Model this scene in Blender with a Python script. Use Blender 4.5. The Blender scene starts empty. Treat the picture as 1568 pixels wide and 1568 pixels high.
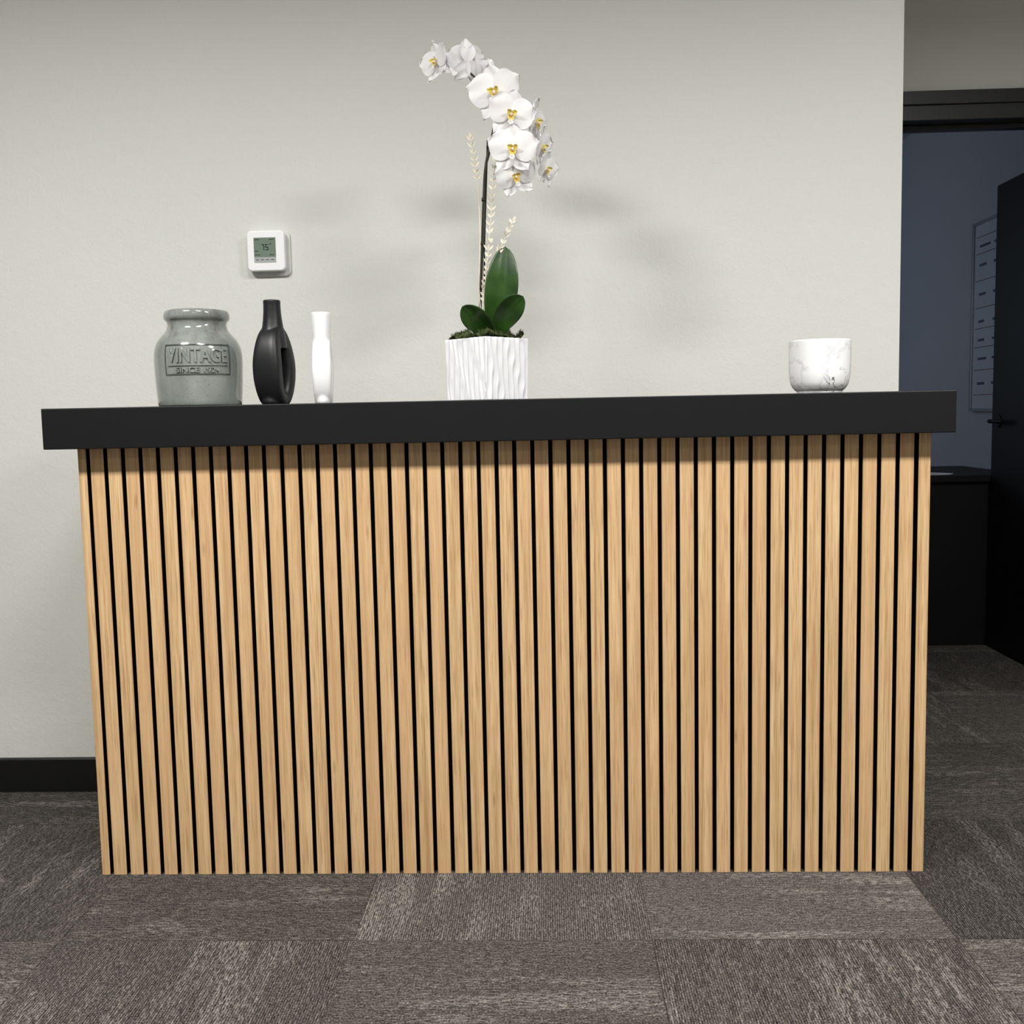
import bpy, bmesh, math, random
from mathutils import Vector, Matrix, noise
random.seed(7)
D=bpy.data; S=bpy.context.scene
S.view_settings.view_transform='Standard'
S.view_settings.look='None'
S.view_settings.exposure=0.0

# ------------------------------------------------------------ helpers
def s2l(c):
    return tuple(((x/255)/12.92 if x/255<=0.04045 else (((x/255)+0.055)/1.055)**2.4) for x in c)
class NT:
    def __init__(s,name):
        s.m=D.materials.new(name); s.m.use_nodes=True; s.t=s.m.node_tree; s.n=s.t.nodes; s.l=s.t.links
        s.b=s.n['Principled BSDF']
    def add(s,t,**k):
        n=s.n.new(t)
        for a,b in k.items(): setattr(n,a,b)
        return n
    def link(s,a,b): s.l.new(a,b)
    def val(s,inp,v):
        if hasattr(v,'links') or isinstance(v,bpy.types.NodeSocket): s.l.new(v,inp)
        else: inp.default_value=v
    def math(s,op,a,b=0.0,c=None):
        n=s.add('ShaderNodeMath',operation=op); s.val(n.inputs[0],a); s.val(n.inputs[1],b)
        if c is not None: s.val(n.inputs[2],c)
        return n.outputs[0]
    def mix(s,f,a,b,bt='MIX'):
        n=s.add('ShaderNodeMix',data_type='RGBA',blend_type=bt)
        s.val(n.inputs[0],f); s.val(n.inputs[6],a if not isinstance(a,tuple) else (*a[:3],1)); s.val(n.inputs[7],b if not isinstance(b,tuple) else (*b[:3],1))
        return n.outputs[2]
    def noise(s,vec,scale,detail=2,rough=.5,out=0):
        n=s.add('ShaderNodeTexNoise'); n.inputs['Scale'].default_value=scale; n.inputs['Detail'].default_value=detail; n.inputs['Roughness'].default_value=rough
        if vec is not None: s.link(vec,n.inputs['Vector'])
        return n.outputs[out]
    def mapping(s,vec,sc=(1,1,1),loc=(0,0,0),rot=(0,0,0)):
        n=s.add('ShaderNodeMapping'); n.inputs['Scale'].default_value=sc; n.inputs['Location'].default_value=loc; n.inputs['Rotation'].default_value=rot
        s.link(vec,n.inputs['Vector']); return n.outputs[0]
    def ramp(s,f,stops):
        n=s.add('ShaderNodeValToRGB'); e=n.color_ramp.elements
        while len(e)<len(stops): e.new(.5)
        for i,(p,c) in enumerate(stops):
            e[i].position=p; e[i].color=(*c,1) if len(c)==3 else c
        s.link(f,n.inputs[0]); return n.outputs[0]
    def bump(s,h,strength=.3,dist=.001):
        n=s.add('ShaderNodeBump'); n.inputs['Strength'].default_value=strength; n.inputs['Distance'].default_value=dist
        s.link(h,n.inputs['Height']); s.link(n.outputs[0],s.b.inputs['Normal'])
    def pos(s):
        return s.add('ShaderNodeTexCoord').outputs['Object']
def simple(name,rgb,rough=.5,spec=.5,nz=0.0,nscale=20,metal=0,bump=0,bscale=200,coat=0):
    t=NT(name); c=s2l(rgb)
    t.b.inputs['Roughness'].default_value=rough; t.b.inputs['Specular IOR Level'].default_value=spec
    t.b.inputs['Metallic'].default_value=metal; t.b.inputs['Coat Weight'].default_value=coat
    v=t.pos()
    f=t.noise(v,nscale,3)
    lo=tuple(x*(1-nz) for x in c); hi=tuple(min(1,x*(1+nz)) for x in c)
    t.link(t.ramp(f,[(.3,lo),(.7,hi)]),t.b.inputs['Base Color'])
    if bump: t.bump(t.noise(v,bscale,3),bump,.001)
    return t.m
def link(o,parent=None):
    S.collection.objects.link(o)
    if parent: o.parent=parent
    return o
def empty(name,loc=(0,0,0)):
    o=D.objects.new(name,None); o.location=loc; o.empty_display_size=.05; return link(o)
def mesh(name,verts,faces,mats,parent=None,smooth=False,mi=None,bevel=0,bseg=2):
    m=D.meshes.new(name); m.from_pydata([tuple(v) for v in verts],[],faces)
    for x in (mats if isinstance(mats,list) else [mats]): m.materials.append(x)
    if mi: 
        for p,i in zip(m.polygons,mi): p.material_index=i
    bm=bmesh.new(); bm.from_mesh(m); bmesh.ops.recalc_face_normals(bm,faces=bm.faces); bm.to_mesh(m); bm.free()
    if smooth:
        for p in m.polygons: p.use_smooth=True
    o=D.objects.new(name,m); link(o,parent)
    if bevel:
        b=o.modifiers.new('bevel','BEVEL'); b.width=bevel; b.segments=bseg; b.limit_method='ANGLE'
    return o
def boxdata(a,b):
    x0,y0,z0=a; x1,y1,z1=b
    v=[(x0,y0,z0),(x1,y0,z0),(x1,y1,z0),(x0,y1,z0),(x0,y0,z1),(x1,y0,z1),(x1,y1,z1),(x0,y1,z1)]
    f=[(0,3,2,1),(4,5,6,7),(0,1,5,4),(1,2,6,5),(2,3,7,6),(3,0,4,7)]
    return v,f
def box(name,a,b,mat,parent=None,bevel=0):
    v,f=boxdata(a,b); return mesh(name,v,f,mat,parent,bevel=bevel)
def boxes(name,lst,mat,parent=None,bevel=0):
    V=[];F=[]
    for a,b in lst:
        v,f=boxdata(a,b); n=len(V); V+=v; F+=[tuple(i+n for i in q) for q in f]
    return mesh(name,V,F,mat,parent,bevel=bevel)
def lathe(name,prof,mat,parent=None,seg=96,close=True):
    V=[];F=[]
    for r,z in prof:
        for i in range(seg):
            a=2*math.pi*i/seg; V.append((r*math.cos(a),r*math.sin(a),z))
    for j in range(len(prof)-1):
        for i in range(seg):
            F.append((j*seg+i,j*seg+(i+1)%seg,(j+1)*seg+(i+1)%seg,(j+1)*seg+i))
    if close:
        F.append(tuple(range(seg))[::-1]); F.append(tuple((len(prof)-1)*seg+i for i in range(seg)))
    return mesh(name,V,F,mat,parent,smooth=True)
def catmull(P,n=10):
    P=[Vector(p) for p in P]; Q=[P[0]*2-P[1]]+P+[P[-1]*2-P[-2]]; out=[]
    for i in range(1,len(Q)-2):
        a,b,c,d=Q[i-1:i+3]
        for k in range(n):
            t=k/n; out.append(.5*((2*b)+(c-a)*t+(2*a-5*b+4*c-d)*t*t+(3*b-a-3*c+d)*t**3))
    out.append(P[-1]); return out
def tubedata(P,rad,seg=8):
    V=[];F=[]; up=Vector((0,1,.01))
    for i,p in enumerate(P):
        t=(P[min(i+1,len(P)-1)]-P[max(i-1,0)]).normalized()
        s=t.cross(up).normalized(); u=s.cross(t)
        r=rad(i/(len(P)-1)) if callable(rad) else rad
        for k in range(seg):
            a=2*math.pi*k/seg; V.append(p+s*r*math.cos(a)+u*r*math.sin(a))
    for i in range(len(P)-1):
        for k in range(seg): F.append((i*seg+k,i*seg+(k+1)%seg,(i+1)*seg+(k+1)%seg,(i+1)*seg+k))
    F.append(tuple(range(seg))[::-1]); F.append(tuple((len(P)-1)*seg+k for k in range(seg)))
    return V,F
class Acc:
    def __init__(s): s.V=[];s.F=[];s.M=[]
    def add(s,V,F,mi=0,mat=None):
        n=len(s.V); s.V+=[(mat@Vector(v)) if mat else Vector(v) for v in V]; s.F+=[tuple(i+n for i in f) for f in F]; s.M+=[mi]*len(F)
    def make(s,name,mats,parent=None,smooth=True):
        m=D.meshes.new(name); m.from_pydata([tuple(v) for v in s.V],[],s.F)
        for x in mats: m.materials.append(x)
        for p,i in zip(m.polygons,s.M): p.material_index=i; p.use_smooth=smooth
        o=D.objects.new(name,m); return link(o,parent)
def bake(o):
    dg=bpy.context.evaluated_depsgraph_get(); dg.update()
    m=D.meshes.new_from_object(o.evaluated_get(dg)); o.modifiers.clear(); o.data=m
    for p in m.polygons: p.use_smooth=True

# ------------------------------------------------------------ materials
def wall_mat(name,rgb):
    t=NT(name); c=s2l(rgb); v=t.pos()
    f=t.noise(v,1.2,3); t.link(t.ramp(f,[(.3,tuple(x*.97 for x in c)),(.7,c)]),t.b.inputs['Base Color'])
    t.b.inputs['Roughness'].default_value=.62; t.b.inputs['Specular IOR Level'].default_value=.3
    h=t.math('ADD',t.noise(v,150,3),t.math('MULTIPLY',t.noise(v,35,2),1.2))
    t.bump(h,.35,.0022); return t.m
M_wall=wall_mat('painted_drywall',(216,216,210))
M_officewall=wall_mat('office_drywall',(172,174,178))
M_ceil=simple('ceiling_tile',(205,204,200),.9,.2,.04,60,bump=.3,bscale=120)
M_trim=simple('black_trim',(14,14,15),.45,.4,.1)
M_black=simple('black_laminate',(15,16,18),.5,.25,.06,30,bump=.08,bscale=400)
M_blackside=simple('black_felt_backing',(5,5,6),.9,.1,.2,300)
M_doorblk=simple('black_door_paint',(10,10,12),.5,.25,.15,8)
M_frame=simple('black_door_frame',(30,30,32),.4,.5,.08)

def carpet():
    t=NT('carpet_tile'); v=t.pos(); T=.6105
    sp=t.add('ShaderNodeSeparateXYZ'); t.link(v,sp.inputs[0]); X,Y=sp.outputs[0],sp.outputs[1]
    tx=t.math('DIVIDE',t.math('SUBTRACT',X,.655),T); ty=t.math('DIVIDE',t.math('ADD',Y,.305),T)
    ix=t.math('FLOOR',tx); iy=t.math('FLOOR',ty); fx=t.math('SUBTRACT',tx,ix); fy=t.math('SUBTRACT',ty,iy)
    cb=t.add('ShaderNodeCombineXYZ'); t.link(ix,cb.inputs[0]); t.link(iy,cb.inputs[1])
    wn=t.add('ShaderNodeTexWhiteNoise',noise_dimensions='2D'); t.link(cb.outputs[0],wn.inputs['Vector']); rnd=wn.outputs['Value']
    chk=t.math('PINGPONG',t.math('ADD',ix,iy),1.0)
    def comb(a,b,c=None):
        n=t.add('ShaderNodeCombineXYZ'); t.link(a,n.inputs[0]); t.link(b,n.inputs[1])
        if c is not None: t.link(c,n.inputs[2])
        return n.outputs[0]
    def pat(al,ac):
        n1=t.noise(comb(t.math('MULTIPLY',al,55),t.math('MULTIPLY',ac,230),t.math('MULTIPLY',rnd,50)),1,2,.6)
        n2=t.noise(comb(t.math('MULTIPLY',al,3.0),t.math('MULTIPLY',ac,24),t.math('MULTIPLY',rnd,80)),1,2,.5)
        n3=t.noise(comb(t.math('MULTIPLY',al,270),t.math('MULTIPLY',ac,270)),1,1,.5)
        big=t.noise(comb(t.math('MULTIPLY',al,3),t.math('MULTIPLY',ac,4),t.math('MULTIPLY',rnd,33)),1,1,.5)
        a=t.math('MULTIPLY',t.math('SUBTRACT',n1,.5),2.0)
        b=t.ramp(n2,[(.46,(0,0,0)),(.62,(1,1,1))])
        dash=t.ramp(n1,[(.38,(.1,.1,.1)),(.62,(1,1,1))])
        b=t.math('MULTIPLY',t.math('MULTIPLY',b,.62),t.math('MULTIPLY',dash,t.ramp(big,[(.42,(.2,.2,.2)),(.58,(1,1,1))])))
        row=t.math('MULTIPLY',t.math('SINE',t.math('MULTIPLY',ac,2*math.pi/.0048)),.34)
        return t.math('ADD',t.math('ADD',a,b),t.math('ADD',row,t.math('MULTIPLY',t.math('SUBTRACT',n3,.5),2.8)))
    pA=pat(Y,X); pB=pat(X,Y)
    m=t.add('ShaderNodeMix',data_type='FLOAT'); t.link(chk,m.inputs[0]); t.link(pA,m.inputs[2]); t.link(pB,m.inputs[3])
    h=m.outputs[0]
    val=t.math('ADD',t.math('MULTIPLY',h,.40),t.math('ADD',.355,t.math('MULTIPLY',t.math('SUBTRACT',rnd,.5),.17)))
    col=t.ramp(val,[(0.0,s2l((22,21,21))),(.4,s2l((73,69,66))),(1.0,s2l((156,150,143)))])
    ex=t.math('MINIMUM',t.math('MINIMUM',fx,t.math('SUBTRACT',1,fx)),t.math('MINIMUM',fy,t.math('SUBTRACT',1,fy)))
    seam=t.math('LESS_THAN',ex,.0022)
    col=t.mix(t.math('MULTIPLY',seam,.4),col,(.01,.01,.01))
    t.link(col,t.b.inputs['Base Color']); t.b.inputs['Roughness'].default_value=.95; t.b.inputs['Specular IOR Level'].default_value=.1
    t.bump(h,.5,.002); return t.m
M_carpet=carpet()

def wood():
    t=NT('oak_veneer'); v=t.pos(); sp=t.add('ShaderNodeSeparateXYZ'); t.link(v,sp.inputs[0])
    idx=t.math('FLOOR',t.math('DIVIDE',t.math('SUBTRACT',sp.outputs[0],.0279-.00425),PITCH))
    wn=t.add('ShaderNodeTexWhiteNoise',noise_dimensions='1D'); t.link(idx,wn.inputs['W'])
    off=t.add('ShaderNodeVectorMath',operation='MULTIPLY_ADD'); t.link(wn.outputs['Color'],off.inputs[0]); off.inputs[1].default_value=(7,0,7); t.link(v,off.inputs[2])
    g=t.noise(t.mapping(off.outputs[0],(90,90,1.6)),1,4,.6)
    g2=t.noise(t.mapping(off.outputs[0],(380,380,10)),1,2,.5)
    g3=t.noise(t.mapping(off.outputs[0],(12,12,3.0)),1,2,.5)
    c=t.ramp(g,[(.30,s2l((176,140,98))),(.5,s2l((209,175,130))),(.70,s2l((226,196,152)))])
    c=t.mix(t.ramp(g2,[(.32,(.7,.7,.7)),(.5,(0,0,0))]),c,s2l((150,112,74)))
    c=t.mix(t.math('MULTIPLY',wn.outputs['Value'],.45),c,s2l((204,162,120)))
    c=t.mix(t.ramp(g3,[(.4,(0,0,0)),(.8,(.5,.5,.5))]),c,s2l((192,154,108)))
    k=t.add('ShaderNodeTexVoronoi'); k.inputs['Scale'].default_value=1; t.link(t.mapping(off.outputs[0],(16,16,3)),k.inputs['Vector'])
    c=t.mix(t.ramp(k.outputs['Distance'],[(.02,(.5,.5,.5)),(.07,(0,0,0))]),c,s2l((140,96,62)))
    t.link(c,t.b.inputs['Base Color']); t.b.inputs['Roughness'].default_value=.5; t.b.inputs['Specular IOR Level'].default_value=.35
    t.bump(g,.15,.0006); return t.m
PITCH=.0405
M_wood=wood()

# ------------------------------------------------------------ room
YW=.557
box('floor',(-3,-4.6,-.1),(4.6,6.0,0),M_carpet)
box('ceiling',(-3,-4.6,2.75),(4.6,1.41,2.85),M_ceil)
box('ceiling_office',(1.1,1.41,2.64),(3.32,6.0,2.74),M_officewall)
v=[(-3,YW),(2.033,YW),(2.033,1.35),(1.91,1.35),(1.91,YW+.12),(-3,YW+.12)]
V=[(x,y,0) for x,y in v]+[(x,y,2.75) for x,y in v]; n=6
F=[tuple(range(n))[::-1],tuple(range(n,2*n))]+[(i,(i+1)%n,(i+1)%n+n,i+n) for i in range(n)]
mesh('wall_back',V,F,M_wall)
boxes('wall_recess',[((1.91,1.35,0),(2.12,1.47,2.75)),((2.12,1.35,2.115),(3.10,1.47,2.75)),((3.10,1.35,0),(4.6,1.47,2.75))],M_wall)
box('wall_left',(-3.1,-4.6,0),(-3,YW+.12,2.75),M_wall)
box('wall_right',(4.6,-4.6,0),(4.7,1.47,2.75),M_wall)
box('wall_front',(-3,-4.7,0),(4.6,-4.6,2.75),M_wall)
box('wall_office_right',(3.20,1.47,0),(3.32,6.0,2.64),M_officewall)
boxes('wall_office_left',[((1.10,1.47,0),(1.2,2.8,2.64)),((1.1,4.8,0),(1.2,6,2.64)),((1.1,2.8,0),(1.2,4.8,.9)),((1.1,2.8,2.2),(1.2,4.8,2.64))],M_officewall)
box('wall_office_back',(1.1,5.9,0),(3.32,6.0,2.64),M_officewall)
def baseboard(name,x0,x1,y):
    h=.1
    prof=[(y,0),(y-.011,0),(y-.011,h-.004),(y-.008,h),(y,h)]
    V=[(x0,a,b) for a,b in prof]+[(x1,a,b) for a,b in prof]; n=5
    F=[tuple(range(n)),tuple(range(n,2*n))[::-1]]+[(i,(i+1)%n,(i+1)%n+n,i+n) for i in range(n)]
    return mesh(name,V,F,M_trim)
baseboard('baseboard_back',-3,2.033,YW)
box('baseboard_return',(2.033,YW-.011,0),(2.044,1.35,.1),M_trim)
box('baseboard_office',(3.189,1.47,0),(3.2,2.25,.1),M_trim)
boxes('door_frame_1',[((2.12,1.335,2.035),(3.10,1.485,2.115)),((2.12,1.335,0),(2.165,1.485,2.035)),((3.055,1.335,0),(3.10,1.485,2.035)),
  ((2.10,1.325,2.085),(3.12,1.335,2.130)),((2.10,1.325,0),(2.13,1.335,2.085)),((3.09,1.325,0),(3.12,1.335,2.085)),
  ((2.165,1.40,2.02),(3.055,1.44,2.035))],M_frame,bevel=.002)
door=empty('door_1',(3.03,1.46,0))
box('leaf',(-.022,.03,.012),(.022,.79,2.0),M_doorblk,door,bevel=.002)
M_steel=simple('black_steel_handle',(36,36,38),.3,.6,.05,metal=.6)
def disc(name,c,r,x0,x1,mat,parent,seg=32):
    V=[];F=[]
    for x in (x0,x1):
        for k in range(seg):
            a=2*math.pi*k/seg; V.append((x,c[0]+r*math.cos(a),c[1]+r*math.sin(a)))
    F=[(k,(k+1)%seg,seg+(k+1)%seg,seg+k) for k in range(seg)]+[tuple(range(seg)),tuple(range(seg,2*seg))]
    return mesh(name,V,F,mat,parent,bevel=.001)
for sgn in (-1,1):
    disc('rosette',(.72,1.0),.027,sgn*.022,sgn*.03,M_steel,door)
    P=catmull([(sgn*.03,.72,1.0),(sgn*.058,.72,1.0),(sgn*.066,.705,1.0),(sgn*.064,.61,1.0)],8)
    V,F=tubedata(P,.009,12); mesh('lever',V,F,M_steel,door,smooth=True)
boxes('hinges',[((-.03,.005,z),(.0,.035,z+.09)) for z in (.2,1.0,1.8)],M_steel,door)
M_wb=simple('whiteboard_surface',(190,194,200),.3,.5,.03,3)
M_alu=simple('aluminium_trim',(170,174,180),.35,.5,.03,metal=.7)
wb=empty('whiteboard',(3.2,0,0))
box('board',(-.016,1.62,1.055),(-.002,2.90,1.94),M_wb,wb)
boxes('board_frame',[((-.024,1.60,1.94),(-.001,2.92,1.955)),((-.024,1.60,1.04),(-.001,2.92,1.055)),((-.024,1.60,1.055),(-.001,1.62,1.94)),((-.024,2.90,1.055),(-.001,2.92,1.94))],M_alu,wb,bevel=.001)
L=[]
for zc in (1.17,1.29,1.38,1.47,1.60,1.74,1.83):
    for y in [2.84-.16*i for i in range(7)]:
        w=random.uniform(.06,.13); L.append(((-.0175,y-w,zc),(-.016,y,zc+.012)))
boxes('marker_writing',L,simple('marker_ink',(80,86,110),.6,.3,.2),wb)
boxes('marker_rules',[((-.0172,1.64,z),(-.016,2.88,z+.003)) for z in (1.12,1.24,1.35,1.44,1.54,1.67,1.80,1.88)],simple('marker_lines',(96,60,70),.6,.3,.2),wb)
od=empty('office_desk',(2.0,2.25,0))
boxes('desk_top',[((0,0,.735),(1.18,.75,.765))],M_doorblk,od,bevel=.003)
boxes('desk_body',[((.02,.02,.0),(.04,.73,.735)),((1.13,.02,0),(1.16,.73,.735)),((.04,.03,.0),(1.13,.05,.735))],M_doorblk,od,bevel=.002)
pp=Acc()
for i in range(4):
    v,f=boxdata((-.105,-.148,.0005*i),(.105,.148,.0005*i+.0004)); pp.add(v,f,0,Matrix.Rotation(.2+.15*i,4,'Z'))
o=pp.make('paper_sheets',[simple('paper_white',(215,218,225),.8,.2,.02)],None,False); o.location=(2.72,2.42,.766)
win=empty('window_1',(1.15,3.8,1.55))
t=NT('window_daylight_glass'); t.b.inputs['Base Color'].default_value=(.1,.15,.2,1); t.b.inputs['Emission Color'].default_value=(.6,.75,1,1); t.b.inputs['Emission Strength'].default_value=.4
box('pane',(-.01,-1,-.65),(0,1,.65),t.m,win)
boxes('sash',[((-.03,-1,-.65),(.05,-.95,.65)),((-.03,.95,-.65),(.05,1,.65)),((-.03,-.03,-.65),(.05,.03,.65)),((-.03,-1,-.65),(.05,1,-.60)),((-.03,-1,.60),(.05,1,.65))],M_frame,win,bevel=.002)

# ------------------------------------------------------------ reception desk
desk=empty('reception_desk',(0,0,0))
W=1.918; ZU=1.0085; ZT=1.0997
sl=[]; sl.append((0,.0192))
x=.0279
for i in range(46):
    sl.append((x,x+.0313)); x+=PITCH
sl.append((x+.001,W))
V=[];F=[];MI=[]
for a,b in sl:
    e=.0012
    pr=[(a+e,0),(b-e,0),(b,e),(b,.017),(a,.017),(a,e)]
    n0=len(V); V+=[(p,q,.001) for p,q in pr]+[(p,q,ZU) for p,q in pr]
    F.append(tuple(n0+i for i in range(6))[::-1]); MI.append(1); F.append(tuple(n0+6+i for i in range(6))); MI.append(1)
    for i in range(6):
        F.append((n0+i,n0+(i+1)%6,n0+6+(i+1)%6,n0+6+i)); MI.append(0 if i in (0,1,5) else 1)
mesh('wood_slats',V,F,[M_wood,M_blackside],desk,mi=MI)
box('backing_board',(.003,.017,.001),(W-.003,.027,ZU),M_blackside,desk)
boxes('side_panels',[((0,.027,.001),(.018,.31,ZU)),((W-.018,.027,.001),(W,.31,ZU)),((.018,.29,.001),(W-.018,.31,ZU)),((.018,.03,.5),(W-.018,.29,.518))],M_wood,desk,bevel=.001)
box('countertop',(-.0538,-.05,ZU),(1.9527,.36,ZT),M_black,desk,bevel=.002)

# ------------------------------------------------------------ thermostat
th=empty('thermostat',(.3165,YW,1.521))
M_wp=simple('white_plastic',(240,240,240),.35,.5,.01); M_wp2=simple('offwhite_plate',(208,208,206),.45,.4,.02)
def rrect(w,h,r,seg=8):
    out=[]
    for cx,cz,a0 in ((w/2-r,h/2-r,0),(-w/2+r,h/2-r,90),(-w/2+r,-h/2+r,180),(w/2-r,-h/2+r,270)):
        for k in range(seg+1):
            a=math.radians(a0+90*k/seg); out.append((cx+r*math.cos(a),cz+r*math.sin(a)))
    return out
def rbox(name,w,h,r,y0,y1,mat,parent,dx=0,dz=0,bev=.003):
    p=rrect(w,h,r); n=len(p)
    V=[(a+dx,y0,b+dz) for a,b in p]+[(a+dx,y1,b+dz) for a,b in p]
    F=[tuple(range(n)),tuple(range(n,2*n))[::-1]]+[(i,(i+1)%n,(i+1)%n+n,i+n) for i in range(n)]
    return mesh(name,V,F,mat,parent,bevel=bev,bseg=3)
rbox('wall_plate',.112,.123,.016,-.006,0,M_wp2,th,bev=.002)
rbox('body',.103,.108,.012,-.030,-.006,M_wp,th,-.006,.005)
M_lcd=simple('lcd_screen',(112,128,114),.2,.5,.02); M_lcd2=simple('lcd_strip',(168,172,170),.25,.5,.02); M_ink=simple('lcd_ink',(22,28,24),.5,.3,.1)
box('lcd',(-.0385,-.0308,-.012),(.0215,-.029,.040),M_lcd,th)
box('lcd_buttons',(-.0385,-.0308,-.027),(.0215,-.029,-.0125),M_lcd2,th)
def seg7(d,x,z,w,h,t):
    on={'7':'abc','5':'afgcd'}[d]; y0,y1=-.0314,-.0306; R=[]
    sg={'a':((x,z+h-t),(x+w,z+h)),'g':((x,z+h/2-t/2),(x+w,z+h/2+t/2)),'d':((x,z),(x+w,z+t)),'f':((x,z+h/2),(x+t,z+h)),'b':((x+w-t,z+h/2),(x+w,z+h)),'c':((x+w-t,z),(x+w,z+h/2)),'e':((x,z),(x+t,z+h/2))}
    for k in on: (a,b),(c,d2)=sg[k]; R.append(((a,y0,b),(c,y1,d2)))
    return R
L=seg7('7',-.017,.006,.007,.016,.002)+seg7('5',-.007,.006,.008,.016,.002)
L+=[((-.036,-.0314,z),(-.036+w,-.0306,z+.0015)) for z,w in ((.034,.012),(.003,.01),(-.007,.014))]+[((.004,-.0314,z),(.004+w,-.0306,z+.0015)) for z,w in ((.034,.012),(.022,.006),(-.007,.012))]+[((-.034+.014*i,-.0314,-.020),(-.026+.014*i,-.0306,-.0185)) for i in range(4)]
boxes('lcd_digits',L,M_ink,th)

# ------------------------------------------------------------ stoneware crock
cr=empty('vintage_stoneware_crock',(.253,.108,ZT))
t=NT('grey_green_glaze'); v=t.pos(); sp=t.add('ShaderNodeSeparateXYZ'); t.link(v,sp.inputs[0])
f=t.noise(t.mapping(v,(14,14,9)),1,4,.6); c=t.ramp(f,[(.3,s2l((116,121,117))),(.7,s2l((142,147,142)))])
f2=t.noise(t.mapping(v,(60,60,14)),1,4,.65)
band=t.ramp(sp.outputs[2],[(.14,(0,0,0)),(.175,(1,1,1)),(.21,(.6,.6,.6))])
c=t.mix(t.math('MULTIPLY',t.ramp(f2,[(.48,(0,0,0)),(.62,(1,1,1))]),t.math('MULTIPLY',band,.6)),c,s2l((92,84,76)))
f3=t.noise(v,300,2); c=t.mix(t.ramp(f3,[(.62,(0,0,0)),(.7,(.5,.5,.5))]),c,s2l((86,90,88)))
t.link(c,t.b.inputs['Base Color']); t.b.inputs['Roughness'].default_value=.12; t.b.inputs['Coat Weight'].default_value=.6; t.bump(f,.2,.002)
M_glaze=t.m
M_glaze2=simple('glaze_letter_edge',(74,79,76),.15,.6,.15,60,coat=.6)
prof=[(.088,0),(.0935,.002),(.0955,.008),(.0965,.02),(.0985,.05),(.1002,.09),(.1004,.110),(.0995,.125),(.0965,.139),(.0905,.152),(.083,.162),(.0755,.170),(.0705,.177),(.068,.184),(.0672,.190),(.0685,.196),(.0722,.200),(.0745,.205),(.0748,.211),(.0735,.217),(.071,.221),(.0675,.2225),(.064,.221),(.062,.215),(.0605,.19),(.066,.172),(.08,.155),(.09,.13),(.09,.02),(.05,.012)]
def dens(pr,n=4):
    P=catmull([(a,0,b) for a,b in pr],n); return [(p.x,p.z) for p in P]
lathe('body',dens(prof),M_glaze,cr)
def crock_r(z):
    for (r0,z0),(r1,z1) in zip(prof,prof[1:]):
        if z0<=z<=z1: return r0+(r1-r0)*(z-z0)/(z1-z0)
    return .1
def wrapcyl(o,a0,out):
    for v in o.data.vertices:
        s,z,h=v.co.x,v.co.z,v.co.y
        R=crock_r(z)+out+(-h); a=a0+s/.1
        v.co=Vector((R*math.sin(a),-R*math.cos(a),z))
A0=math.radians(17)
def gridbox(x0,x1,z0,z1,th):
    V=[];F=[];nx=max(2,int((x1-x0)/.004)); nz=max(1,int((z1-z0)/.008))
    for y in (-th,.002):
        for j in range(nz+1):
            for i in range(nx+1): V.append((x0+(x1-x0)*i/nx,y,z0+(z1-z0)*j/nz))
    N=(nx+1)*(nz+1)
    for k in (0,N):
        for j in range(nz):
            for i in range(nx): a=k+j*(nx+1)+i; F.append((a,a+1,a+nx+2,a+nx+1))
    for i in range(nx):
        F.append((i,i+1,N+i+1,N+i)); b=nz*(nx+1)+i; F.append((b,b+1,N+b+1,N+b))
    for j in range(nz):
        a=j*(nx+1); F.append((a,a+nx+1,N+a+nx+1,N+a)); a+=nx; F.append((a,a+nx+1,N+a+nx+1,N+a))
    return V,F
ac=Acc()
for q in ((-.078,.078,.071,.0735),(-.078,.078,.1375,.140),(-.078,-.0755,.0735,.1375),(.0755,.078,.0735,.1375),(-.07,.07,.0905,.092)):
    V,F=gridbox(*q,.0018); ac.add(V,F)
o=ac.make('label_frame',[M_glaze2],cr,False); wrapcyl(o,A0,0)
def text_mesh(name,txt,size,width,z,ext,off=0):
    cu=D.curves.new(name,'FONT'); cu.body=txt; cu.size=size; cu.extrude=ext; cu.align_x='CENTER'; cu.bevel_depth=.0003; cu.offset=off
    o=D.objects.new(name,cu); S.collection.objects.link(o); dg=bpy.context.evaluated_depsgraph_get(); dg.update()
    m=D.meshes.new_from_object(o.evaluated_get(dg)); D.objects.remove(o)
    bm=bmesh.new(); bm.from_mesh(m); bmesh.ops.triangulate(bm,faces=bm.faces)
    bmesh.ops.subdivide_edges(bm,edges=[e for e in bm.edges if e.calc_length()>.006],cuts=2); bm.to_mesh(m); bm.free()
    xs=[v.co.x for v in m.vertices]; a,b=min(xs),max(xs)
    for v in m.vertices: v.co=Vector(((v.co.x-(a+b)/2)*width/(b-a),-v.co.z,v.co.y+z))
    return m
for nm,txt,size,z,off,wd in (('label_text','VINTAGE',.046,.0995,.0005,.138),('label_subtext','SINCE 1924',.0165,.0765,.0001,.098)):
    m=text_mesh(nm,txt,size,wd,z,.0030,off); m.materials.clear(); m.materials.append(M_glaze); m.materials.append(M_glaze2); o=D.objects.new(nm,m); link(o,cr)
    m.update()
    for p in m.polygons: p.material_index=0 if abs(p.normal.y)>.7 else 1
    wrapcyl(o,A0,0)

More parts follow.
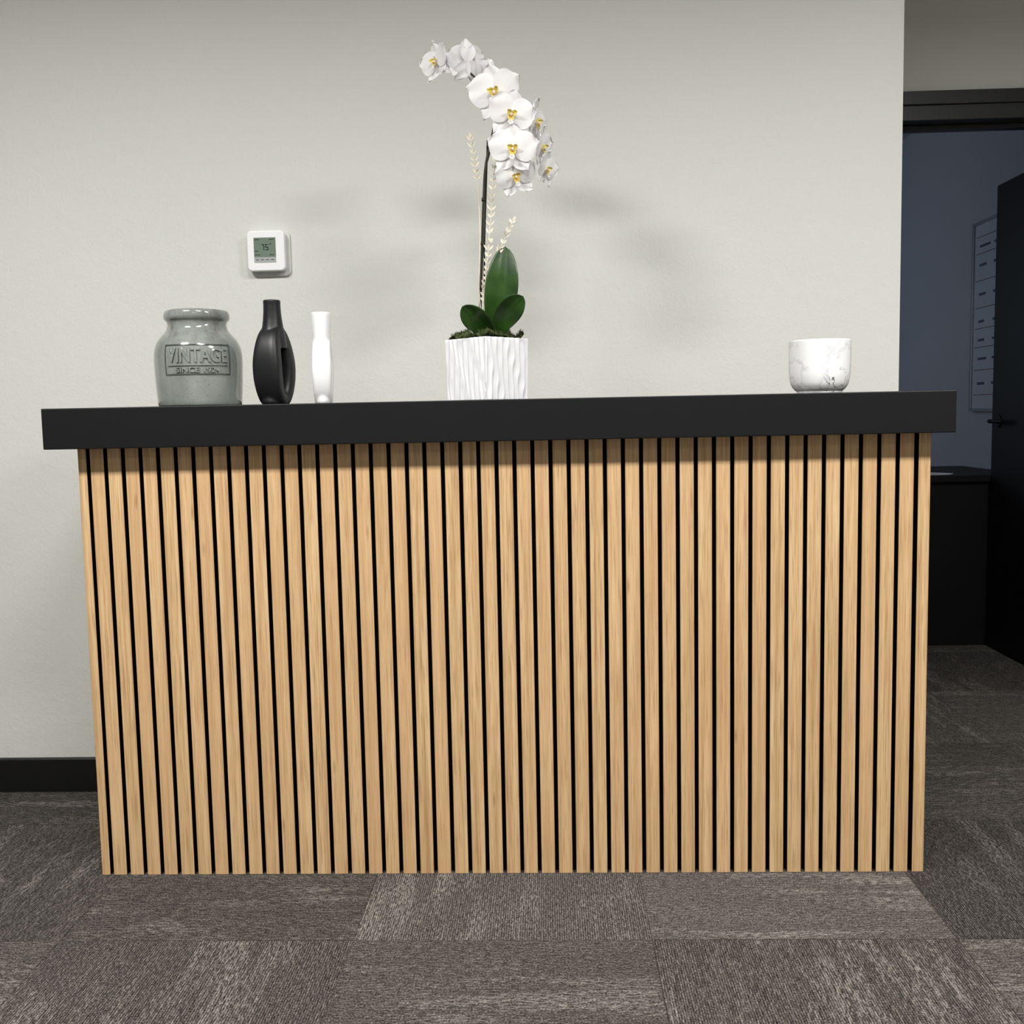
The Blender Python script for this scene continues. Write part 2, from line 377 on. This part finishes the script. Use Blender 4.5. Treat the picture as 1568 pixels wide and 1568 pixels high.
# ------------------------------------------------------------ ring vases
def ring_vase(name,loc,rot,mat,H,ax,az,zc,th,dep,neck,vox=.0022,ex=.5,sm=6):
    ac=Acc(); N=96; K=32
    V=[];F=[]
    for i in range(N):
        a=2*math.pi*i/N; c,s=math.cos(a),math.sin(a)
        ctr=Vector((ax*c,0,zc+az*s)); nr=Vector((c/ax,0,s/az)).normalized()
        for k in range(K):
            b=2*math.pi*k/K; cb,sb=math.cos(b),math.sin(b)
            u=math.copysign(abs(cb)**ex,cb); w=math.copysign(abs(sb)**ex,sb)
            V.append(ctr+nr*th(s)*u+Vector((0,1,0))*dep(ctr.z)*w)
    for i in range(N):
        for k in range(K): F.append((i*K+k,((i+1)%N)*K+k,((i+1)%N)*K+(k+1)%K,i*K+(k+1)%K))
    ac.add(V,F)
    for part in neck:
        V=[];F=[];n=len(part)
        for z,rx,ry in part:
            for k in range(32):
                b=2*math.pi*k/32; V.append((rx*math.cos(b),ry*math.sin(b),z))
        for i in range(n-1):
            for k in range(32): F.append((i*32+k,i*32+(k+1)%32,(i+1)*32+(k+1)%32,(i+1)*32+k))
        F.append(tuple(range(32))[::-1]); F.append(tuple((n-1)*32+k for k in range(32)))
        ac.add(V,F)
    par=empty(name,loc); par.rotation_euler=(0,0,rot)
    o=ac.make('vase_body',[mat],par)
    bm=bmesh.new(); bm.from_mesh(o.data); bmesh.ops.recalc_face_normals(bm,faces=bm.faces); bm.to_mesh(o.data); bm.free()
    r=o.modifiers.new('r','REMESH'); r.mode='VOXEL'; r.voxel_size=vox; r.use_smooth_shade=True
    s=o.modifiers.new('s','SMOOTH'); s.factor=.5; s.iterations=sm
    bake(o)
    z0=H-.045; top=neck[0][-1]
    cu=Acc(); V=[];F=[]
    for z in (z0,H+.01):
        for k in range(32):
            b=2*math.pi*k/32; V.append(((top[1]-.004)*math.cos(b),(top[2]-.004)*math.sin(b),z))
    F=[(k,(k+1)%32,32+(k+1)%32,32+k) for k in range(32)]+[tuple(range(32))[::-1],tuple(range(32,64))]
    cu.add(V,F); c=cu.make('cut',[mat],par,False)
    b=o.modifiers.new('b','BOOLEAN'); b.operation='DIFFERENCE'; b.object=c; b.solver='EXACT'
    bake(o); D.objects.remove(c)
    return par
M_bv=simple('matte_black_ceramic',(20,20,22),.42,.42,.12,40,bump=.1,bscale=90)
M_wv=simple('matte_white_ceramic',(236,236,236),.5,.4,.01,40)
ring_vase('black_ring_vase',(.434,.10,ZT),math.radians(77),M_bv,.243,.034,.078,.089,
   lambda s:.0175,lambda z:.0335-.010*max(0,(z-.09)/.08)**1.3-.004*max(0,(.06-z)/.06),
   [[(.130,.034,.030),(.145,.034,.0300),(.158,.031,.0282),(.170,.0275,.0262),(.183,.0243,.0240),(.197,.0218,.0222),(.215,.0202,.0205),(.232,.0198,.0198),(.243,.0205,.0205)],
    [(.0,.036,.027),(.006,.039,.029),(.02,.036,.029)]],sm=12)
ring_vase('white_ring_vase',(.548,.10,ZT),math.radians(98),M_wv,.212,.030,.064,.074,
   lambda s:.0155,lambda z:.0230-.0030*max(0,(z-.09)/.06)-.003*max(0,(.07-z)/.07),
   [[(.105,.033,.0222),(.120,.032,.0215),(.135,.029,.0207),(.150,.0260,.0203),(.160,.0245,.0206),(.185,.0232,.0222),(.200,.0230,.0230),(.212,.0230,.0230)],
    [(.0,.034,.0190),(.006,.036,.0205),(.02,.034,.0210)]],sm=12)

# ------------------------------------------------------------ marble bowl
t=NT('white_marble_glaze'); v=t.pos()
w=t.noise(v,16,4,.6,1); wm=t.add('ShaderNodeMix',data_type='VECTOR'); wm.inputs[0].default_value=.06; t.link(v,wm.inputs[4]); t.link(w,wm.inputs[5])
n1=t.noise(wm.outputs[1],12,4,.5)
vein=t.math('ABSOLUTE',t.math('SUBTRACT',n1,.47))
c=t.ramp(vein,[(0,s2l((212,213,216))),(.012,s2l((230,230,231))),(.035,s2l((240,240,240)))])
n2=t.noise(t.mapping(wm.outputs[1],(1,1,1),(3.3,1,2)),48,2,.5)
msk=t.add('ShaderNodeVectorMath',operation='DISTANCE'); t.link(v,msk.inputs[0]); msk.inputs[1].default_value=(.022,-.060,.020)
mk=t.ramp(msk.outputs['Value'],[(.016,(1,1,1)),(.042,(0,0,0))])
sp_=t.math('MULTIPLY',t.ramp(t.math('ABSOLUTE',t.math('SUBTRACT',n2,.54)),[(.012,(1,1,1)),(.03,(0,0,0))]),mk)
c=t.mix(sp_,c,s2l((92,84,64)))
t.link(c,t.b.inputs['Base Color']); t.b.inputs['Roughness'].default_value=.3
bw=empty('marble_bowl',(1.684,.045,ZT))
prof2=[(.046,0),(.049,.001),(.050,.005),(.0555,.010),(.062,.020),(.0655,.034),(.067,.05),(.0675,.08),(.0675,.112),(.067,.1165),(.0655,.118),(.064,.1165),(.0635,.112),(.063,.06),(.060,.035),(.05,.018),(.02,.012)]
lathe('bowl',dens(prof2),t.m,bw)

# ------------------------------------------------------------ orchid
PX,PY=.931,.13
orc=empty('potted_orchid',(0,0,0))
M_pot=simple('white_glazed_planter',(240,240,242),.35,.5,.01,30)
hs=.070; Hh=.1435
def planter():
    V=[];F=[];nu=80;nv=36
    cen=Vector((PX,PY,ZT))
    R45=Matrix.Rotation(math.radians(45+1.5),3,'Z')
    rings=[]
    for j in range(nv+1):
        z=Hh*j/nv; row=[]
        for s in range(4):
            for i in range(nu):
                u=i/nu; x=(u-.5)*2*hs
                e=min(u,1-u); env=min(1,e/.03)
                ph=z*44+s*1.7
                uu=u*8.0+.16*math.sin(ph+u*9)+.10*math.sin(z*85+u*23+s)
                rid=abs((uu%1)-.5)*2
                d=.0048*(rid**1.3)*env-.0022
                taper=1-.03*(1-z/Hh)
                p=Vector((x*taper,-(hs+d)*taper,0)); p=Matrix.Rotation(s*math.pi/2,3,'Z')@p
                p=R45@p; row.append(len(V)); V.append(cen+Vector((p.x,p.y,z)))
        rings.append(row)
    n=4*nu
    for j in range(nv):
        for i in range(n): F.append((rings[j][i],rings[j][(i+1)%n],rings[j+1][(i+1)%n],rings[j+1][i]))
    def inner(k,z):
        row=[]
        for s in range(4):
            for i in range(nu):
                x=(i/nu-.5)*2*k; p=Matrix.Rotation(s*math.pi/2,3,'Z')@Vector((x,-k,0)); p=R45@p; row.append(len(V)); V.append(cen+Vector((p.x,p.y,z)))
        return row
    last=rings[-1]
    for k,z in ((hs-.005,Hh),(hs-.006,Hh-.012),(hs-.006,Hh-.04)):
        r=inner(k,z)
        for i in range(n): F.append((last[i],last[(i+1)%n],r[(i+1)%n],r[i]))
        last=r
    F.append(tuple(last)); F.append(tuple(rings[0])[::-1])
    return mesh('planter',V,F,M_pot,orc,smooth=True)
planter()
t=NT('moss'); v=t.pos(); f=t.noise(v,120,3); t.link(t.ramp(f,[(.3,s2l((34,44,20))),(.55,s2l((72,86,42))),(.8,s2l((120,122,70)))]),t.b.inputs['Base Color']); t.b.inputs['Roughness'].default_value=.9
M_moss=t.m
ac=Acc(); N=40; V=[];F=[]; R45=Matrix.Rotation(math.radians(46.5),3,'Z'); k=hs-.007
def mossz(x,y):
    q=Vector((x*38,y*38,3)); return ZT+Hh-.003+.032*max(0,noise.noise(q)+.35)*(1-.35*(max(abs(x),abs(y))/k)**4)
for j in range(N+1):
    for i in range(N+1):
        x=(i/N-.5)*2*k; y=(j/N-.5)*2*k; p=R45@Vector((x,y,0)); V.append((PX+p.x,PY+p.y,mossz(x,y)+random.uniform(-.0015,.0015)))
for j in range(N):
    for i in range(N): a=j*(N+1)+i; F.append((a,a+1,a+N+2,a+N+1))
ac.add(V,F)
for _ in range(5200):
    x=random.uniform(-k,k); y=random.uniform(-k,k); p=R45@Vector((x,y,0)); z=mossz(x,y)
    b=Vector((PX+p.x,PY+p.y,z-.001)); d=Vector((random.gauss(0,.7),random.gauss(0,.7),1)).normalized()*random.uniform(.004,.011)
    s=Vector((random.uniform(-1,1),random.uniform(-1,1),random.uniform(-.3,.3))).normalized()*.0009
    ac.add([b-s,b+s,b+d*.6+s*.8+Vector((random.uniform(-.001,.001),0,0)),b+d],[(0,1,2,3)])
ac.make('moss',[M_moss],orc,False)
t=NT('orchid_leaf'); t.b.inputs['Roughness'].default_value=.28; v=t.pos()
f=t.noise(v,25,3); t.link(t.ramp(f,[(.3,s2l((28,56,18))),(.7,s2l((48,80,26)))]),t.b.inputs['Base Color'])
M_leaf=t.m
def leaf(name,path,wdir,Wd,fold=.25,pk=1.0,bl=.55):
    P=catmull(path,10); n=len(P); m=14; V=[];F=[]; wd=Vector(wdir).normalized()
    for i,p in enumerate(P):
        u=i/(n-1); t_=(P[min(i+1,n-1)]-P[max(i-1,0)]).normalized(); s=(wd-t_*wd.dot(t_)).normalized(); nn=s.cross(t_)
        w=Wd/2*max(.0,math.sin(math.pi*min(1,(.07+.93*u)**pk)))**bl
        if i==n-1: w=.0008
        for k in range(m+1):
            q=k/m*2-1; V.append(p+s*w*q+nn*(fold*w*(abs(q)**1.4)+.0012*math.exp(-(q*9)**2)))
    for i in range(n-1):
        for k in range(m): a=i*(m+1)+k; F.append((a,a+1,a+m+2,a+m+1))
    o=mesh(name,V,F,M_leaf,orc,smooth=True); s=o.modifiers.new('s','SOLIDIFY'); s.thickness=.0018; return o
leaf('leaf',[(.950,.12,1.250),(.962,.105,1.31),(.972,.10,1.38),(.980,.11,1.452)],(1,.15,0),.077,.3,1.25)
leaf('leaf',[(.955,.11,1.250),(.975,.085,1.285),(.998,.06,1.312),(1.021,.05,1.332)],(.75,.25,-.75),.058,.25,1.3)
leaf('leaf',[(.948,.10,1.248),(.925,.07,1.272),(.903,.045,1.292),(.884,.03,1.311)],(.72,-.2,.75),.056,.25,1.3)
leaf('leaf',[(.948,.14,1.250),(.94,.17,1.28),(.925,.20,1.295)],(.8,.4,0),.045,.25,1.2)
M_stem=simple('orchid_stem',(44,42,26),.5,.4,.25,60); M_stake=simple('stake_dark',(30,26,22),.6,.3,.1)
ac=Acc()
st1=catmull([(.920,.13,1.24),(.918,.132,1.312),(.924,.13,1.42),(.928,.13,1.50),(.932,.13,1.57),(.938,.13,1.64),(.955,.135,1.713),(.966,.135,1.765),(.955,.135,1.80),(.935,.13,1.822),(.914,.13,1.842),(.893,.13,1.860),(.868,.13,1.872),(.842,.125,1.874)],8)
V,F=tubedata(st1,lambda u:.0034-.0013*u,8); ac.add(V,F)
st2=catmull([(.938,.135,1.64),(.962,.14,1.71),(1.0,.15,1.77),(1.035,.15,1.775),(1.058,.14,1.745),(1.068,.135,1.69),(1.078,.13,1.65),(1.084,.125,1.625)],8)
V,F=tubedata(st2,.0018,8); ac.add(V,F)
st3=catmull([(.985,.135,1.765),(1.01,.115,1.72),(1.02,.105,1.67),(1.015,.10,1.61)],8)
V,F=tubedata(st3,.002,8); ac.add(V,F)
for p in ((.9195,1.36),(.9265,1.46),(.931,1.56),(.945,1.68)):
    V,F=tubedata([Vector((p[0]-.0006,.13,p[1])),Vector((p[0],.13,p[1]+.004)),Vector((p[0]+.0006,.13,p[1]+.008))],.0043,8); ac.add(V,F)
ac.make('flower_stem',[M_stem],orc)
V,F=tubedata([Vector((.926,.138,1.24)),Vector((.930,.138,1.45)),Vector((.943,.14,1.70))],.0019,8)
mesh('support_stake',V,F,M_stake,orc,smooth=True)
M_twig=simple('dried_twig',(226,218,200),.8,.2,.08,80)
ac=Acc()
def leaflet(p,d,L,w):
    d=d.normalized(); s=d.cross(Vector((random.uniform(-.3,.3),-1,random.uniform(-.3,.3)))).normalized(); V=[];n=5
    nn=s.cross(d)
    V=[p]; 
    for u in (.25,.5,.75): V+=[p+d*L*u-s*w*math.sin(math.pi*u**.9)+nn*.001,p+d*L*u,p+d*L*u+s*w*math.sin(math.pi*u**.9)+nn*.001]
    V.append(p+d*L)
    F=[(0,2,1),(0,3,2),(1,2,5,4),(2,3,6,5),(4,5,8,7),(5,6,9,8),(7,8,10),(8,9,10)]
    ac.add(V,F)
def twig(P,l0=.35,dens_=.011):
    Q=catmull(P,12); V,F=tubedata(Q,lambda u:.0015-.0007*u,6); ac.add(V,F)
    acc=0
    for i in range(1,len(Q)):
        acc+=(Q[i]-Q[i-1]).length; u=i/len(Q)
        if acc>dens_ and u>l0:
            acc=0; t_=(Q[i]-Q[i-1]).normalized()
            for sg in (-1,1):
                d=t_*.8+Vector((sg*random.uniform(.4,.8),random.uniform(-.4,.4),0)); leaflet(Q[i],d,random.uniform(.011,.018),.0029)
    leaflet(Q[-1],Q[-1]-Q[-2],.014,.003)
twig([(.925,.12,1.25),(.917,.12,1.36),(.922,.12,1.48),(.920,.12,1.58),(.914,.12,1.64),(.905,.12,1.70)],.66,.013)
twig([(.932,.115,1.25),(.936,.115,1.40),(.948,.115,1.52),(.955,.115,1.60),(.962,.12,1.655)],.35,.013)
twig([(.930,.11,1.25),(.938,.11,1.34),(.958,.105,1.42),(.985,.10,1.48),(.999,.10,1.508)],.45)
twig([(.935,.12,1.25),(.928,.115,1.33),(.936,.11,1.40),(.943,.11,1.46)],.3)
ac.make('dried_twigs',[M_twig],orc,False)
t=NT('orchid_petal'); v=t.pos(); f=t.noise(v,40,3)
t.link(t.ramp(f,[(.3,s2l((236,234,236))),(.7,s2l((246,245,245)))]),t.b.inputs['Base Color'])
t.b.inputs['Roughness'].default_value=.55; t.b.inputs['Specular IOR Level'].default_value=.25
tr=t.add('ShaderNodeBsdfTranslucent'); tr.inputs[0].default_value=(.9,.86,.9,1); mx=t.add('ShaderNodeMixShader'); mx.inputs[0].default_value=.22
out=t.n['Material Output']; t.link(t.b.outputs[0],mx.inputs[1]); t.link(tr.outputs[0],mx.inputs[2]); t.link(mx.outputs[0],out.inputs[0]); M_pet=t.m
M_lip=simple('orchid_lip_yellow',(242,214,112),.45,.3,.3,400); M_lip2=simple('orchid_lip_red',(196,130,70),.5,.3,.3,300); M_col=simple('orchid_column',(240,228,232),.4,.4,.03)
FL=Acc()
def petal(mat,ang,L,Wd,pk,bl,cup,curve,y0=0,mi=0,tw=0,seed=0,r0=0.0):
    n,m=12,10; V=[];F=[]; d=Vector((math.sin(ang),0,math.cos(ang))); s=Vector((math.cos(ang),0,-math.sin(ang))); nn=Vector((0,-1,0))
    for i in range(n+1):
        u=i/n; w=Wd/2*(max(0,math.sin(math.pi*(.06+.94*u)**pk)))**bl
        if i==n: w*=.25
        if i==0: w=min(w,Wd*.12)
        for k in range(m+1):
            q=k/m*2-1
            h=cup*w*q*q*-1 + curve*L*u*u + y0 + tw*w*q + .0018*math.sin(q*5+u*6+seed)*u
            V.append(d*(r0+u*L-(q*q)*L*.10*u)+s*w*q+nn*h)
    for i in range(n):
        for k in range(m): a=i*(m+1)+k; F.append((a,a+1,a+m+2,a+m+1))
    FL.add(V,F,mi,mat)
def ell(mat,c,r,mi,n=10):
    V=[];F=[]
    for j in range(n+1):
        th_=math.pi*j/n
        for k in range(n*2):
            ph=math.pi*k/n; V.append((c[0]+r[0]*math.sin(th_)*math.cos(ph),c[1]+r[1]*math.sin(th_)*math.sin(ph),c[2]+r[2]*math.cos(th_)))
    for j in range(n):
        for k in range(2*n): F.append((j*2*n+k,j*2*n+(k+1)%(2*n),(j+1)*2*n+(k+1)%(2*n),(j+1)*2*n+k))
    FL.add(V,F,mi,mat)
def flower(pos,face,roll,sc,openn=0.0,seed=0):
    f_=Vector(face).normalized(); y=-f_; up=Vector((0,0,1)); x=y.cross(up).normalized(); z=x.cross(y)
    R=Matrix((x,y,z)).transposed().to_4x4()
    mt=Matrix.Translation(pos)@R@Matrix.Rotation(math.radians(roll),4,'Y')@Matrix.Scale(sc,4)
    c=openn
    r=random.Random(seed)
    petal(mt,math.radians(0+r.uniform(-4,4)),.060,.044,1.05,.65,.15,.08+c,-.004,seed=seed)
    for sg in (-1,1):
        petal(mt,math.radians(sg*(142+r.uniform(-4,4))),.058,.040,1.05,.65,.15,.08+c,-.004,seed=seed+sg)
    for sg in (-1,1):
        petal(mt,math.radians(sg*(72+r.uniform(-5,5))),.060,.066,1.0,.52,.10,.10+c,.002,tw=sg*.05,seed=seed*2+sg)
    for sg in (-1,1):
        petal(mt,math.radians(sg*62),.013,.012,1,.6,-.5,1.0,.004,1,seed=1)
    petal(mt,math.radians(180),.019,.014,.8,.6,-.5,.55,.004,1,seed=3)
    petal(mt,math.radians(180),.012,.013,1.3,.6,-.3,.2,.013,0,seed=3,r0=.012)
    ell(mt,(0,-.006,-.001),(.0032,.007,.0042),3); ell(mt,(0,-.012,-.006),(.0025,.003,.002),2,6)
flower((.965,.085,1.790),(-.22,-1,-.12),-8,1.14,0,1)
flower((1.000,.065,1.735),(.22,-1,-.12),10,1.02,0,2)
flower((1.004,.060,1.658),(-.05,-1,-.08),4,1.04,0,3)
flower((1.008,.080,1.603),(.22,-1,-.30),-16,.90,.05,4)
flower((1.052,.12,1.732),(1,-.30,-.1),5,.98,.1,5)
flower((1.066,.12,1.675),(1,-.30,-.15),-5,.88,.1,6)
flower((1.076,.115,1.625),(1,-.60,-.25),4,.76,.1,7)
flower((.902,.12,1.870),(-.5,.9,.25),10,.88,.15,8)
flower((.832,.115,1.870),(-.75,-.75,.05),-10,.85,.12,9)
flower((.930,.14,1.843),(.5,.6,.5),10,.80,.15,10)
flower((.868,.12,1.860),(-.3,.6,-.5),30,.5,.2,11)
FL.make('orchid_blooms',[M_pet,M_lip,M_lip2,M_col],orc)

# ------------------------------------------------------------ lights
t=NT('light_diffuser'); t.b.inputs['Emission Color'].default_value=(1,.98,.95,1); t.b.inputs['Emission Strength'].default_value=2; M_dif=t.m
M_lf=simple('fixture_white',(235,235,235),.5,.3,.01)
def fixture(x,y,e,sx=1.2,sy=.3,col=(1,.99,.968),spread=166):
    p=empty('ceiling_light',(x,y,2.75)); a,b=sx/2,sy/2
    boxes('fixture_frame',[((-a-.02,-b-.02,-.02),(a+.02,-b,0)),((-a-.02,b,-.02),(a+.02,b+.02,0)),((-a-.02,-b,-.02),(-a,b,0)),((a,-b,-.02),(a+.02,b,0))],M_lf,p)
    box('diffuser',(-a,-b,-.010),(a,b,-.001),M_dif,p)
    l=D.lights.new('lamp','AREA'); l.shape='RECTANGLE'; l.size=sx; l.size_y=sy; l.energy=e; l.color=col; l.spread=math.radians(spread)
    o=D.objects.new('lamp',l); link(o,p); o.location=(0,0,-.022)
fixture(-.40,-1.50,72,.6); fixture(2.6,-1.50,74,.7); fixture(1.05,-1.50,32,.6); fixture(1.0,-3.6,14)
l=D.lights.new('window_light','AREA'); l.shape='RECTANGLE'; l.size=1.2; l.size_y=1.8; l.energy=4.4; l.color=(.74,.84,1)
o=D.objects.new('window_light',l); link(o,win); o.location=(.07,0,0); o.rotation_euler=(0,math.radians(-90),0)
w=D.worlds.new('world'); S.world=w; w.use_nodes=True; w.node_tree.nodes['Background'].inputs[0].default_value=(.6,.7,.9,1); w.node_tree.nodes['Background'].inputs[1].default_value=.3

# ------------------------------------------------------------ camera
cam=D.cameras.new('camera'); co=D.objects.new('camera',cam); link(co)
cam.sensor_width=36; cam.lens=36*1567.46/1568; cam.clip_start=.05
Rz=Matrix.Rotation(.0358,3,'Z'); Rx=Matrix.Rotation(-.0933,3,'X'); base=Matrix(((1,0,0),(0,0,-1),(0,1,0))); Rr=Matrix.Rotation(-.02,3,'Z')
co.matrix_world=Matrix.Translation((1.0699,-2.2983,1.0625))@(Rz@Rx@base@Rr).to_4x4()
S.camera=co
